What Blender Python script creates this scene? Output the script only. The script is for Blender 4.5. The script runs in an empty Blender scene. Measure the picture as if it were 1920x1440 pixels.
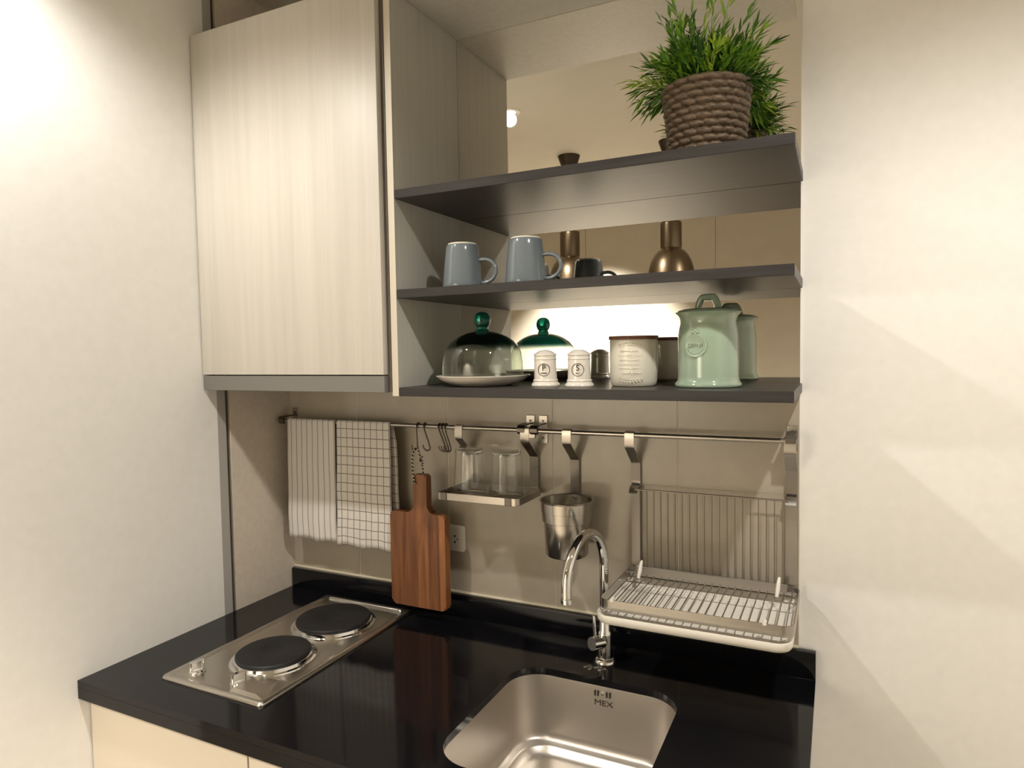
import bpy, bmesh, math, random
from mathutils import Vector, Matrix
random.seed(7)
PI = math.pi
sc = bpy.context.scene
COL = sc.collection

# ------------------------------------------------------------------ materials
def newmat(name):
    m = bpy.data.materials.new(name); m.use_nodes = True
    nt = m.node_tree; nt.nodes.clear()
    out = nt.nodes.new('ShaderNodeOutputMaterial')
    return m, nt, out

def N(nt, typ, **kw):
    n = nt.nodes.new(typ)
    for k, v in kw.items():
        if k in n.inputs: n.inputs[k].default_value = v
        else: setattr(n, k, v)
    return n

def principled(name, col, rough=.5, metal=0., coat=0., coat_rough=.05, spec=.5, aniso=0.):
    m, nt, out = newmat(name)
    b = nt.nodes.new('ShaderNodeBsdfPrincipled')
    b.inputs['Base Color'].default_value = (*col, 1)
    b.inputs['Roughness'].default_value = rough
    b.inputs['Metallic'].default_value = metal
    b.inputs['Coat Weight'].default_value = coat
    b.inputs['Coat Roughness'].default_value = coat_rough
    b.inputs['Specular IOR Level'].default_value = spec
    b.inputs['Anisotropic'].default_value = aniso
    nt.links.new(b.outputs[0], out.inputs[0])
    return m, nt, b

def noise_col(nt, b, c1, c2, scale=(1, 1, 1), nscale=10., detail=6., rough=.6, lo=.3, hi=.7, bump=0., bdist=.001, coord='Object', target='Base Color'):
    tc = nt.nodes.new('ShaderNodeTexCoord')
    mp = nt.nodes.new('ShaderNodeMapping'); mp.inputs['Scale'].default_value = scale
    nz = nt.nodes.new('ShaderNodeTexNoise')
    nz.inputs['Scale'].default_value = nscale; nz.inputs['Detail'].default_value = detail; nz.inputs['Roughness'].default_value = rough
    rp = nt.nodes.new('ShaderNodeValToRGB')
    rp.color_ramp.elements[0].position = lo; rp.color_ramp.elements[1].position = hi
    rp.color_ramp.elements[0].color = (*c1, 1); rp.color_ramp.elements[1].color = (*c2, 1)
    L = nt.links.new
    L(tc.outputs[coord], mp.inputs[0]); L(mp.outputs[0], nz.inputs['Vector']); L(nz.outputs['Fac'], rp.inputs[0])
    if b is not None: L(rp.outputs[0], b.inputs[target])
    if bump:
        bp = nt.nodes.new('ShaderNodeBump'); bp.inputs['Strength'].default_value = bump; bp.inputs['Distance'].default_value = bdist
        L(nz.outputs['Fac'], bp.inputs['Height']); L(bp.outputs[0], b.inputs['Normal'])
    return nz, rp

M = {}
def mat_wood_pale():
    m, nt, b = principled('pale_woodgrain', (.6, .55, .46), .42)
    nz, rp = noise_col(nt, b, (.50, .475, .425), (.635, .61, .56), (26, 26, .6), 1.5, 12., .74, .25, .78, .06, .0005)
    return m
M['wood_pale'] = mat_wood_pale()
m, nt, b = principled('grey_woodgrain', (.44, .42, .36), .42); noise_col(nt, b, (.46, .45, .405), (.57, .555, .505), (36, 36, .75), 1.7, 9., .68, .22, .80, .05, .0006); M['wood_grey'] = m
m, nt, b = principled('dark_laminate', (.045, .042, .041), .36, spec=.15); noise_col(nt, b, (.036, .034, .0335), (.052, .049, .048), (2, 40, 40), 3., 6., .6, .3, .7, .05, .0004); M['dark_lam'] = m
M['edge_dark'] = principled('brown_edge', (.11, .09, .075), .5)[0]
M['edge_pale'] = principled('pale_edge_band', (.62, .57, .48), .4)[0]
M['alu'] = principled('brushed_grey_aluminium', (.21, .205, .195), .42, .3)[0]
m, nt, b = principled('cream_paint', (.66, .59, .50), .7); noise_col(nt, b, (.63, .56, .475), (.69, .62, .53), (1, 1, 1), 60., 4., .5, .3, .7, .05, .0005); M['cream'] = m
m, nt, b = principled('white_paint', (.86, .85, .82), .7); noise_col(nt, b, (.85, .84, .81), (.88, .87, .845), (1, 1, 1), 40., 4., .5, .3, .7, .03, .0005); M['white_paint'] = m
M['grey_panel'] = principled('grey_panel', (.42, .41, .39), .5)[0]
M['groove'] = principled('dark_groove', (.07, .055, .045), .6)[0]
m, nt, b = principled('room_beige', (.52, .46, .35), .75); noise_col(nt, b, (.49, .445, .365), (.52, .475, .39), (1, 1, 1), 8., 4., .5, .3, .7); M['beige'] = m
m, nt, b = principled('ceiling_paint', (.66, .60, .48), .8); noise_col(nt, b, (.54, .51, .43), (.57, .535, .455), (1, 1, 1), 6., 4., .5, .3, .7); M['ceil'] = m
m, nt, b = principled('floor_tile', (.4, .35, .29), .35); noise_col(nt, b, (.36, .31, .25), (.46, .41, .34), (1, 1, 1), 5., 5., .6, .3, .7); M['floor'] = m
# backsplash tile
def mat_tile():
    m, nt, b = principled('beige_glossy_tile', (.42, .36, .28), .22, 0, .5, .06)
    noise_col(nt, b, (.375, .335, .272), (.415, .372, .305), (1, 1, 1), 14., 5., .55, .3, .7)
    return m
M['tile'] = mat_tile()
M['grout'] = principled('pale_grout', (.72, .66, .52), .7)[0]
def mat_granite():
    m, nt, b = principled('black_granite', (.006, .006, .008), .09, 0, 0, .03, .30)
    tc = N(nt, 'ShaderNodeTexCoord'); vo = N(nt, 'ShaderNodeTexVoronoi'); vo.inputs['Scale'].default_value = 420
    rp = N(nt, 'ShaderNodeValToRGB'); rp.color_ramp.elements[0].position = .0; rp.color_ramp.elements[0].color = (.02, .02, .026, 1)
    rp.color_ramp.elements[1].position = .22; rp.color_ramp.elements[1].color = (.0045, .0045, .006, 1)
    nt.links.new(tc.outputs['Object'], vo.inputs['Vector']); nt.links.new(vo.outputs['Distance'], rp.inputs[0]); nt.links.new(rp.outputs[0], b.inputs['Base Color'])
    return m
M['granite'] = mat_granite()
def mat_steel(name, col, rough, scale, amt=.5):
    m, nt, b = principled(name, col, rough, 1.)
    nz, rp = noise_col(nt, None, (rough * .9,) * 3, (rough * 1.12,) * 3, scale, 4., 6., .6, .3, .7)
    nt.links.new(rp.outputs[0], b.inputs['Roughness'])
    bp = nt.nodes.new('ShaderNodeBump'); bp.inputs['Strength'].default_value = amt * .05; bp.inputs['Distance'].default_value = .0001
    nt.links.new(nz.outputs['Fac'], bp.inputs['Height']); nt.links.new(bp.outputs[0], b.inputs['Normal'])
    return m
M['steel'] = mat_steel('brushed_steel', (.50, .47, .43), .30, (3, 90, 90))
M['steel_v'] = principled('turned_steel', (.50, .475, .43), .20, 1.)[0]
M['steel_sink'] = principled('satin_sink_steel', (.62, .58, .53), .36, 1.)[0]
M['steel_hob'] = principled('hob_steel', (.56, .525, .47), .28, 1.)[0]
M['steel_dark'] = principled('dark_steel', (.16, .14, .12), .35, 1.)[0]
M['wire'] = principled('wire_steel', (.30, .27, .23), .28, 1.)[0]
M['chrome'] = principled('chrome', (.80, .80, .79), .05, 1.)[0]
M['iron'] = principled('black_cast_iron', (.011, .011, .012), .50, spec=.35)[0]
M['mirror'] = principled('mirror_silver', (.90, .875, .83), .0, 1.)[0]
M['white_plastic'] = principled('white_plastic', (.80, .77, .70), .35)[0]
M['white_ceramic'] = principled('white_ceramic', (.80, .75, .67), .14, 0, .6)[0]
M['cream_ceramic'] = principled('cream_ceramic', (.72, .69, .59), .22, 0, .3)[0]
M['ink'] = principled('dark_print', (.045, .035, .025), .5)[0]
m, nt, b = principled('brown_lid_wood', (.16, .06, .035), .45); noise_col(nt, b, (.12, .045, .026), (.21, .085, .05), (6, 60, 60), 4., 5., .6, .3, .7); M['lid_wood'] = m
M['sage'] = principled('sage_green_glaze', (.31, .405, .31), .10, 0, .8, .04)[0]
M['bluegrey'] = principled('blue_grey_glaze', (.150, .180, .200), .16, 0, .6, .06)[0]
M['brass'] = principled('aged_brass', (.17, .130, .085), .34, 1.)[0]
M['black'] = principled('black_matte', (.015, .014, .013), .5)[0]
M['bronze'] = principled('dark_bronze', (.05, .038, .026), .4, .6)[0]
m, nt, b = principled('soil', (.02, .015, .01), .9); M['soil'] = m
m, nt, b = principled('base_cream_laminate', (.62, .56, .47), .45); M['base_lam'] = m

def mat_thin_glass(name, tint, tint_top=None, z0=0, z1=1, gmul=1.0):
    m, nt, out = newmat(name)
    tr = N(nt, 'ShaderNodeBsdfTransparent'); gl = N(nt, 'ShaderNodeBsdfGlossy'); gl.inputs['Roughness'].default_value = .01
    fr = N(nt, 'ShaderNodeFresnel'); fr.inputs['IOR'].default_value = 1.5
    mx = N(nt, 'ShaderNodeMixShader'); L = nt.links.new
    mu = N(nt, 'ShaderNodeMath', operation='MULTIPLY'); mu.inputs[1].default_value = gmul
    ge = N(nt, 'ShaderNodeNewGeometry'); io = N(nt, 'ShaderNodeMapRange'); io.inputs['To Min'].default_value = 1.5; io.inputs['To Max'].default_value = 1 / 1.5
    L(ge.outputs['Backfacing'], io.inputs['Value']); L(io.outputs[0], fr.inputs['IOR']); L(fr.outputs[0], mu.inputs[0]); L(mu.outputs[0], mx.inputs[0]); L(tr.outputs[0], mx.inputs[1]); L(gl.outputs[0], mx.inputs[2]); L(mx.outputs[0], out.inputs[0])
    tr.inputs['Color'].default_value = (*tint, 1); gl.inputs['Color'].default_value = (1, 1, 1, 1)
    if tint_top is not None:   # the glass is stained green at the crown and clear below
        tc = N(nt, 'ShaderNodeTexCoord'); sx = N(nt, 'ShaderNodeSeparateXYZ'); mr = N(nt, 'ShaderNodeMapRange')
        mr.interpolation_type = 'SMOOTHSTEP'
        mr.inputs['From Min'].default_value = z0; mr.inputs['From Max'].default_value = z1
        mc = N(nt, 'ShaderNodeMix', data_type='RGBA')
        mc.inputs['A'].default_value = (*tint, 1); mc.inputs['B'].default_value = (*tint_top, 1)
        L(tc.outputs['Object'], sx.inputs[0]); L(sx.outputs['Z'], mr.inputs['Value']); L(mr.outputs[0], mc.inputs['Factor']); L(mc.outputs['Result'], tr.inputs['Color'])
    return m
M['tumbler'] = mat_thin_glass('clear_glass', (.955, .96, .95), gmul=1.9)
M['green_knob'] = principled('green_glass', (.012, .20, .14), .04)[0]
M['green_knob'].node_tree.nodes['Principled BSDF'].inputs['Transmission Weight'].default_value = .75
g, nt, b = principled('thick_glass', (.95, .97, .95), .02); b.inputs['Transmission Weight'].default_value = 1.0; b.inputs['IOR'].default_value = 1.45; M['thick_glass'] = g

def mat_board():
    m, nt, b = principled('acacia_board', (.3, .12, .04), .42)
    tc = N(nt, 'ShaderNodeTexCoord'); mp = N(nt, 'ShaderNodeMapping'); mp.inputs['Scale'].default_value = (1, 1, .10)
    sx = N(nt, 'ShaderNodeSeparateXYZ'); L = nt.links.new
    mu = N(nt, 'ShaderNodeMath', operation='MULTIPLY'); mu.inputs[1].default_value = 29.
    fl = N(nt, 'ShaderNodeMath', operation='FLOOR'); wn = N(nt, 'ShaderNodeTexWhiteNoise', noise_dimensions='1D')
    L(tc.outputs['Object'], sx.inputs[0]); L(sx.outputs['X'], mu.inputs[0]); L(mu.outputs[0], fl.inputs[0]); L(fl.outputs[0], wn.inputs['W'])
    cb = N(nt, 'ShaderNodeCombineXYZ'); L(sx.outputs['X'], cb.inputs[0]); L(wn.outputs['Value'], cb.inputs[1]); L(sx.outputs['Z'], cb.inputs[2])
    L(cb.outputs[0], mp.inputs[0])
    nz = N(nt, 'ShaderNodeTexNoise'); nz.inputs['Scale'].default_value = 55; nz.inputs['Detail'].default_value = 7; nz.inputs['Distortion'].default_value = .6
    L(mp.outputs[0], nz.inputs['Vector'])
    r1 = N(nt, 'ShaderNodeValToRGB'); e = r1.color_ramp.elements
    e[0].position = .25; e[0].color = (.125, .040, .013, 1); e[1].position = .75; e[1].color = (.36, .150, .054, 1)
    L(nz.outputs['Fac'], r1.inputs[0])
    r2 = N(nt, 'ShaderNodeValToRGB'); e = r2.color_ramp.elements
    e[0].color = (.60, .54, .48, 1); e[1].color = (1.12, 1.10, 1.05, 1); L(wn.outputs['Value'], r2.inputs[0])
    mc = N(nt, 'ShaderNodeMix', data_type='RGBA', blend_type='MULTIPLY'); mc.inputs['Factor'].default_value = 1
    L(r1.outputs[0], mc.inputs['A']); L(r2.outputs[0], mc.inputs['B']); L(mc.outputs['Result'], b.inputs['Base Color'])
    return m
M['board'] = mat_board()

def mat_cloth(name, base, line, px, lx, py=None, ly=0., px2=None, edge=None):
    m, nt, b = principled(name, base, .9, spec=.1)
    uv = N(nt, 'ShaderNodeUVMap'); sx = N(nt, 'ShaderNodeSeparateXYZ'); L = nt.links.new
    L(uv.outputs[0], sx.inputs[0])
    def stripe(sock, period, width, off=0.):
        a = N(nt, 'ShaderNodeMath', operation='ADD'); a.inputs[1].default_value = off; L(sock, a.inputs[0])
        mo = N(nt, 'ShaderNodeMath', operation='PINGPONG'); mo.inputs[1].default_value = period / 2; L(a.outputs[0], mo.inputs[0])
        lt = N(nt, 'ShaderNodeMath', operation='LESS_THAN'); lt.inputs[1].default_value = width / 2; L(mo.outputs[0], lt.inputs[0])
        return lt.outputs[0]
    s = stripe(sx.outputs['X'], px, lx, .006)
    if py:
        s2 = stripe(sx.outputs['Y'], py, ly)
        mx = N(nt, 'ShaderNodeMath', operation='MAXIMUM'); L(s, mx.inputs[0]); L(s2, mx.inputs[1]); s = mx.outputs[0]
    if edge is not None:
        e1 = N(nt, 'ShaderNodeMath', operation='GREATER_THAN'); e1.inputs[1].default_value = edge; L(sx.outputs['Y'], e1.inputs[0])
        e2 = N(nt, 'ShaderNodeMath', operation='MULTIPLY'); L(e1.outputs[0], e2.inputs[0]); L(s, e2.inputs[1]); s = e2.outputs[0]
    mc = N(nt, 'ShaderNodeMix', data_type='RGBA'); mc.inputs['A'].default_value = (*base, 1); mc.inputs['B'].default_value = (*line, 1)
    L(s, mc.inputs['Factor']); L(mc.outputs['Result'], b.inputs['Base Color'])
    nz = N(nt, 'ShaderNodeTexNoise'); nz.inputs['Scale'].default_value = 700; bp = N(nt, 'ShaderNodeBump'); bp.inputs['Strength'].default_value = .25; bp.inputs['Distance'].default_value = .0008
    tc = N(nt, 'ShaderNodeTexCoord'); L(tc.outputs['Object'], nz.inputs['Vector']); L(nz.outputs['Fac'], bp.inputs['Height']); L(bp.outputs[0], b.inputs['Normal'])
    return m
M['towel_stripe'] = mat_cloth('striped_linen', (.63, .605, .57), (.26, .245, .235), .0205, .0026)
M['towel_check'] = mat_cloth('checked_linen', (.63, .60, .56), (.20, .18, .165), .0212, .0022, .0262, .0022)

def mat_cord():
    m, nt, b = principled('bakers_twine', (.6, .55, .48), .9)
    uv = N(nt, 'ShaderNodeUVMap'); sx = N(nt, 'ShaderNodeSeparateXYZ'); L = nt.links.new; L(uv.outputs[0], sx.inputs[0])
    a = N(nt, 'ShaderNodeMath', operation='MULTIPLY_ADD'); a.inputs[1].default_value = .006; L(sx.outputs['X'], a.inputs[0]); L(sx.outputs['Y'], a.inputs[2])
    mo = N(nt, 'ShaderNodeMath', operation='PINGPONG'); mo.inputs[1].default_value = .005; L(a.outputs[0], mo.inputs[0])
    lt = N(nt, 'ShaderNodeMath', operation='LESS_THAN'); lt.inputs[1].default_value = .0026; L(mo.outputs[0], lt.inputs[0])
    mc = N(nt, 'ShaderNodeMix', data_type='RGBA'); mc.inputs['A'].default_value = (.62, .56, .50, 1); mc.inputs['B'].default_value = (.012, .010, .010, 1)
    L(lt.outputs[0], mc.inputs['Factor']); L(mc.outputs['Result'], b.inputs['Base Color'])
    return m
M['cord'] = mat_cord()

def mat_leaf():
    m, nt, b = principled('bamboo_leaf', (.08, .2, .02), .45)
    at = N(nt, 'ShaderNodeAttribute', attribute_name='tone'); rp = N(nt, 'ShaderNodeValToRGB'); e = rp.color_ramp.elements
    e[0].color = (.010, .045, .006, 1); e[1].color = (.42, .52, .045, 1)
    x = e.new(.34); x.color = (.065, .19, .016, 1); x = e.new(.62); x.color = (.19, .38, .030, 1)
    nt.links.new(at.outputs['Fac'], rp.inputs[0]); nt.links.new(rp.outputs[0], b.inputs['Base Color'])
    return m
M['leaf'] = mat_leaf()
m, nt, b = principled('water_hyacinth_weave', (.12, .075, .045), .5); noise_col(nt, b, (.050, .034, .020), (.175, .122, .074), (1, 1, 3), 70., 5., .6, .3, .7, .15, .001); M['weave'] = m

def emis(name, col, s):
    m, nt, out = newmat(name); e = N(nt, 'ShaderNodeEmission'); e.inputs[0].default_value = (*col, 1); e.inputs[1].default_value = s
    nt.links.new(e.outputs[0], out.inputs[0]); return m
M['lamp'] = emis('lamp_glow', (1, .86, .66), 14.)

# ------------------------------------------------------------------ geometry helpers
class B:
    def __init__(s): s.bm = bmesh.new(); s.uv = None
    def box(s, x0, x1, y0, y1, z0, z1, bev=0., seg=2):
        r = bmesh.ops.create_cube(s.bm, size=1.0)
        for v in r['verts']:
            v.co = Vector(((x0 + x1) / 2 + v.co.x * (x1 - x0), (y0 + y1) / 2 + v.co.y * (y1 - y0), (z0 + z1) / 2 + v.co.z * (z1 - z0)))
        if bev:
            ed = list({e for v in r['verts'] for e in v.link_edges})
            bmesh.ops.bevel(s.bm, geom=ed, offset=bev, segments=seg, affect='EDGES', profile=.5)
        return s
    def lathe(s, prof, c=(0, 0, 0), seg=48, cap0=True, cap1=True, mat=None):
        rings = []
        M3 = mat or Matrix.Identity(3); c = Vector(c)
        for r, z in prof:
            if r < 1e-6: rings.append([s.bm.verts.new(c + M3 @ Vector((0, 0, z)))])
            else: rings.append([s.bm.verts.new(c + M3 @ Vector((r * math.cos(2 * PI * i / seg), r * math.sin(2 * PI * i / seg), z))) for i in range(seg)])
        for a, b in zip(rings, rings[1:]):
            for i in range(seg):
                j = (i + 1) % seg
                if len(a) == 1 and len(b) == 1: break
                if len(a) == 1: s.bm.faces.new((a[0], b[j], b[i])[::-1])
                elif len(b) == 1: s.bm.faces.new((a[i], a[j], b[0]))
                else: s.bm.faces.new((a[i], a[j], b[j], b[i]))
        if cap0 and len(rings[0]) > 1: s.bm.faces.new(rings[0][::-1])
        if cap1 and len(rings[-1]) > 1: s.bm.faces.new(rings[-1])
        return s
    def cyl(s, p0, p1, r, r1=None, seg=24):
        p0, p1 = Vector(p0), Vector(p1); d = p1 - p0
        q = Vector((0, 0, 1)).rotation_difference(d.normalized()).to_matrix()
        return s.lathe([(r, 0), (r if r1 is None else r1, d.length)], p0, seg, mat=q)
    def tube(s, pts, r, seg=10, closed=False, uv=False):
        pts = [Vector(p) for p in pts]; n = len(pts); rings = []; L = [0.]
        for a, b in zip(pts, pts[1:]): L.append(L[-1] + (b - a).length)
        if closed: L.append(L[-1] + (pts[0] - pts[-1]).length)
        up = None
        for i in range(n):
            if closed: t = (pts[(i + 1) % n] - pts[i - 1])
            else: t = pts[min(i + 1, n - 1)] - pts[max(i - 1, 0)]
            t.normalize()
            if up is None:
                up = Vector((0, 0, 1)) if abs(t.z) < .9 else Vector((1, 0, 0))
            up = (up - t * up.dot(t)).normalized(); si = t.cross(up)
            rr = r[i] if isinstance(r, (list, tuple)) else r
            rings.append([s.bm.verts.new(pts[i] + (up * math.cos(2 * PI * k / seg) + si * math.sin(2 * PI * k / seg)) * rr) for k in range(seg)])
        if uv and s.uv is None: s.uv = s.bm.loops.layers.uv.new('UVMap')
        m = n if closed else n - 1
        for i in range(m):
            a, b = rings[i], rings[(i + 1) % n]
            for k in range(seg):
                j = (k + 1) % seg
                f = s.bm.faces.new((a[k], b[k], b[j], a[j]))
                if uv:
                    for lp, (u, v) in zip(f.loops, ((k / seg, L[i]), (k / seg, L[i + 1]), ((k + 1) / seg, L[i + 1]), ((k + 1) / seg, L[i]))): lp[s.uv].uv = (u, v)
        if not closed:
            s.bm.faces.new(rings[0]); s.bm.faces.new(rings[-1][::-1])
        return s
    def strip(s, path, x0, x1, th):
        """flat bar: path of (y,z) extruded from x0 to x1, thickness th"""
        n = len(path); P = [Vector(p) for p in path]; A = []; Bv = []
        for i in range(n):
            t = (P[min(i + 1, n - 1)] - P[max(i - 1, 0)]).normalized(); nn = Vector((-t.y, t.x)) * th / 2
            A.append(P[i] + nn); Bv.append(P[i] - nn)
        loop = A + Bv[::-1]
        l0 = [s.bm.verts.new((x0, p.x, p.y)) for p in loop]; l1 = [s.bm.verts.new((x1, p.x, p.y)) for p in loop]
        k = len(loop)
        for i in range(k):
            j = (i + 1) % k; s.bm.faces.new((l0[i], l0[j], l1[j], l1[i]))
        for i in range(n - 1):
            for l, fl in ((l0, 1), (l1, 0)):
                q = (l[i], l[i + 1], l[k - 2 - i], l[k - 1 - i]); s.bm.faces.new(q if not fl else q[::-1])
        return s
    def band(s, path, z0, z1, th, closed=True):
        """upright flat bar that follows an xy path"""
        n = len(path); P = [Vector(p) for p in path]; I = []; O = []
        for i in range(n):
            t = ((P[(i + 1) % n] - P[i - 1]) if closed else (P[min(i + 1, n - 1)] - P[max(i - 1, 0)])).normalized(); nn = Vector((t.y, -t.x)) * th / 2
            O.append(P[i] + nn); I.append(P[i] - nn)
        r = [[s.bm.verts.new((p.x, p.y, z)) for p in lst] for lst, z in ((O, z0), (O, z1), (I, z1), (I, z0))]
        m = n if closed else n - 1
        for i in range(m):
            j = (i + 1) % n
            for q in range(4):
                a, b = r[q], r[(q + 1) % 4]; s.bm.faces.new((a[i], a[j], b[j], b[i]))
        if not closed:
            s.bm.faces.new([r[q][0] for q in range(4)]); s.bm.faces.new([r[q][-1] for q in range(4)][::-1])
        return s
    def prism(s, outline, fn0, fn1):
        a = [s.bm.verts.new(fn0(*p)) for p in outline]; b = [s.bm.verts.new(fn1(*p)) for p in outline]; n = len(outline)
        s.bm.faces.new(a[::-1]); s.bm.faces.new(b)
        for i in range(n):
            j = (i + 1) % n; s.bm.faces.new((a[i], a[j], b[j], b[i]))
        return s
    def loft(s, rings, cap0=False, cap1=False):
        R = [[s.bm.verts.new(p) for p in ring] for ring in rings]; n = len(R[0])
        for a, b in zip(R, R[1:]):
            for i in range(n):
                j = (i + 1) % n; s.bm.faces.new((a[i], a[j], b[j], b[i]))
        if cap0: s.bm.faces.new(R[0][::-1])
        if cap1: s.bm.faces.new(R[-1])
        return s

def rrect(x0, x1, y0, y1, r, seg=8):
    pts = []
    for cx, cy, a0 in ((x1 - r, y1 - r, 0), (x0 + r, y1 - r, 90), (x0 + r, y0 + r, 180), (x1 - r, y0 + r, 270)):
        for i in range(seg + 1):
            a = math.radians(a0 + 90 * i / seg); pts.append((cx + r * math.cos(a), cy + r * math.sin(a)))
    return pts

def part(name, b, mat, parent=None, smooth=True, angle=35, label=None, recalc=True):
    bm = b.bm
    if recalc: bmesh.ops.recalc_face_normals(bm, faces=bm.faces)
    if parent is None:
        # origin at the middle of the base
        xs = [v.co for v in bm.verts]
        o = Vector(((min(v.x for v in xs) + max(v.x for v in xs)) / 2, (min(v.y for v in xs) + max(v.y for v in xs)) / 2, min(v.z for v in xs)))
    else: o = WORLD[parent.name]
    for v in bm.verts: v.co -= o
    me = bpy.data.meshes.new(name); bm.to_mesh(me); bm.free()
    if smooth:
        for p in me.polygons: p.use_smooth = True
        me.set_sharp_from_angle(angle=math.radians(angle))
    me.materials.append(M[mat] if isinstance(mat, str) else mat)
    ob = bpy.data.objects.new(name, me); COL.objects.link(ob)
    if parent is not None: ob.parent = parent
    else: ob.location = o
    WORLD[ob.name] = o.copy()
    if label: ob['label'] = label
    return ob
WORLD = {}
def tag(o, label, cat, group=None):
    o['label'] = label; o['category'] = cat
    if group: o['group'] = group
    return o
def thing(name, loc, label, cat, group=None):
    o = bpy.data.objects.new(name, None); o.empty_display_size = .02; o.location = loc; COL.objects.link(o); WORLD[o.name] = Vector(loc)
    return tag(o, label, cat, group)
def struct(name, b, mat, **k):
    o = part(name, b, mat, None, **k); o['kind'] = 'structure'; return o
def dup(root, dx, label, group=None):
    def cp(o, par):
        c = o.copy(); COL.objects.link(c)
        if par is not None: c.parent = par
        for ch in o.children: cp(ch, c)
        return c
    r = cp(root, None); r.location = root.location + Vector(dx); r['label'] = label
    WORLD[r.name] = Vector(r.location)
    if group: r['group'] = group
    return r
def text_bm(body, size, depth=.0006, shear=0.):
    cu = bpy.data.curves.new('lettering', 'FONT'); cu.body = body; cu.size = size; cu.align_x = 'CENTER'; cu.align_y = 'CENTER'; cu.extrude = depth; cu.shear = shear
    ob = bpy.data.objects.new('lettering', cu); COL.objects.link(ob)
    dg = bpy.context.evaluated_depsgraph_get(); dg.update()
    me = bpy.data.meshes.new_from_object(ob.evaluated_get(dg)); bpy.data.objects.remove(ob)
    b = B(); b.bm.from_mesh(me); bpy.data.meshes.remove(me); bpy.data.curves.remove(cu)
    return b           # x right, y up, z out
def wrap(b, c, R, a0, z0, dx=0., first=0):
    """bend flat lettering (x right, y up, z out) round an upright cylinder; a0 measured from -Y towards +X"""
    b.bm.verts.ensure_lookup_table()
    for v in list(b.bm.verts)[first:]:
        t = a0 + (v.co.x + dx) / R; r = R + v.co.z
        v.co = Vector((c[0] + r * math.sin(t), c[1] - r * math.cos(t), z0 + v.co.y))
    return b
def ring_flat(b, r0, r1, depth, seg=40):
    for lo, hi in ((r0, r1),):
        R = [[b.bm.verts.new((r * math.cos(2 * PI * i / seg), r * math.sin(2 * PI * i / seg), z)) for i in range(seg)] for r, z in ((lo, -depth), (lo, depth), (hi, depth), (hi, -depth))]
        for q in range(4):
            a, c = R[q], R[(q + 1) % 4]
            for i in range(seg):
                j = (i + 1) % seg; b.bm.faces.new((a[i], a[j], c[j], c[i]))
    return b

# ------------------------------------------------------------------ camera
cx, cy, cz = 0.91825081, -1.59143820, 0.06811827
r_ = Vector((0.9000952729, 0.4353723248, -0.0167164152)); u_ = Vector((-0.0064962587, 0.0517738335, 0.9986377064)); f_ = Vector((-0.4356446927, 0.8987604848, -0.0494296740))
cd = bpy.data.cameras.new('camera'); cam = bpy.data.objects.new('camera', cd); COL.objects.link(cam)
cam.matrix_world = Matrix(((r_.x, u_.x, -f_.x, cx), (r_.y, u_.y, -f_.y, cy), (r_.z, u_.z, -f_.z, cz), (0, 0, 0, 1)))
cd.sensor_fit = 'HORIZONTAL'; cd.sensor_width = 36; cd.lens = 1259.995 / 1920 * 36; cd.clip_start = .02
sc.camera = cam

# ------------------------------------------------------------------ the room
ZF, ZC, CT = -1.5526, 1.107, -.6626          # floor, ceiling, worktop
XL, XR0 = -.6305, .845                        # niche wall, right end of tile and mirror
struct('floor', B().box(-2.5, 2.3, -3.3, .1, ZF - .05, ZF), 'floor', smooth=False)
struct('ceiling', B().box(-2.5, 2.3, -3.3, .1, ZC, ZC + .05), 'ceil', smooth=False)
struct('wall_back', B().box(-2.5, 2.3, .007, .1, ZF, ZC), 'white_paint', smooth=False)
struct('wall_front', B().box(-2.5, -.775 - .003, -3.3, -3.2, ZF, ZC).box(-.772, .160, -3.3, -3.2, ZF, ZC).box(.163, 2.3, -3.3, -3.2, ZF, ZC).box(-2.5, 2.3, -3.3, -3.206, ZF, ZC), 'beige', smooth=False)
struct('wall_left', B().box(-2.6, -2.5, -3.3, .1, ZF, ZC), 'beige', smooth=False)
struct('wall_right', B().box(2.3, 2.4, -3.3, .1, ZF, ZC), 'white_paint', smooth=False)
struct('wall_niche', B().box(XL - .12, XL, -.232, .007, ZF, ZC), 'cream', smooth=False)
struct('trim_1', B().box(XL - .12, XL - .010, -.247, -.232, ZF, ZC), 'groove', smooth=False)
struct('trim_2', B().box(XL - .12, XL, -.275, -.247, ZF, ZC), 'grey_panel', smooth=False)
struct('wall_side', B().box(XL - .12, XL, -1.0, -.275, ZF, ZC), 'white_paint', smooth=False)
# tiles: five wide slabs with pale joints
xs = [XL, -.371, -.0545, .261, .5795, XR0]
tb = B(); gb = B()
for a, b_ in zip(xs, xs[1:]):
    tb.box(a + .0009, b_ - .0009, 0, .007, -.602, -.0336, .0006, 1)
gb.box(XL, XR0, .0012, .0069, -.602, -.0336)
struct('wall_backsplash', tb, 'tile'); struct('trim_3', gb, 'grout', smooth=False)
struct('trim_4', B().box(XL + .001, XR0, -.004, 0, -.602, -.5975), 'grout', smooth=False)

# mirror behind the shelves
mo = part('mirror', B().box(-.0005, XR0, 0, .006, -.033, .914), 'mirror', smooth=False)
tag(mo, 'large frameless mirror lining the back of the open shelves', 'mirror')

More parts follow.
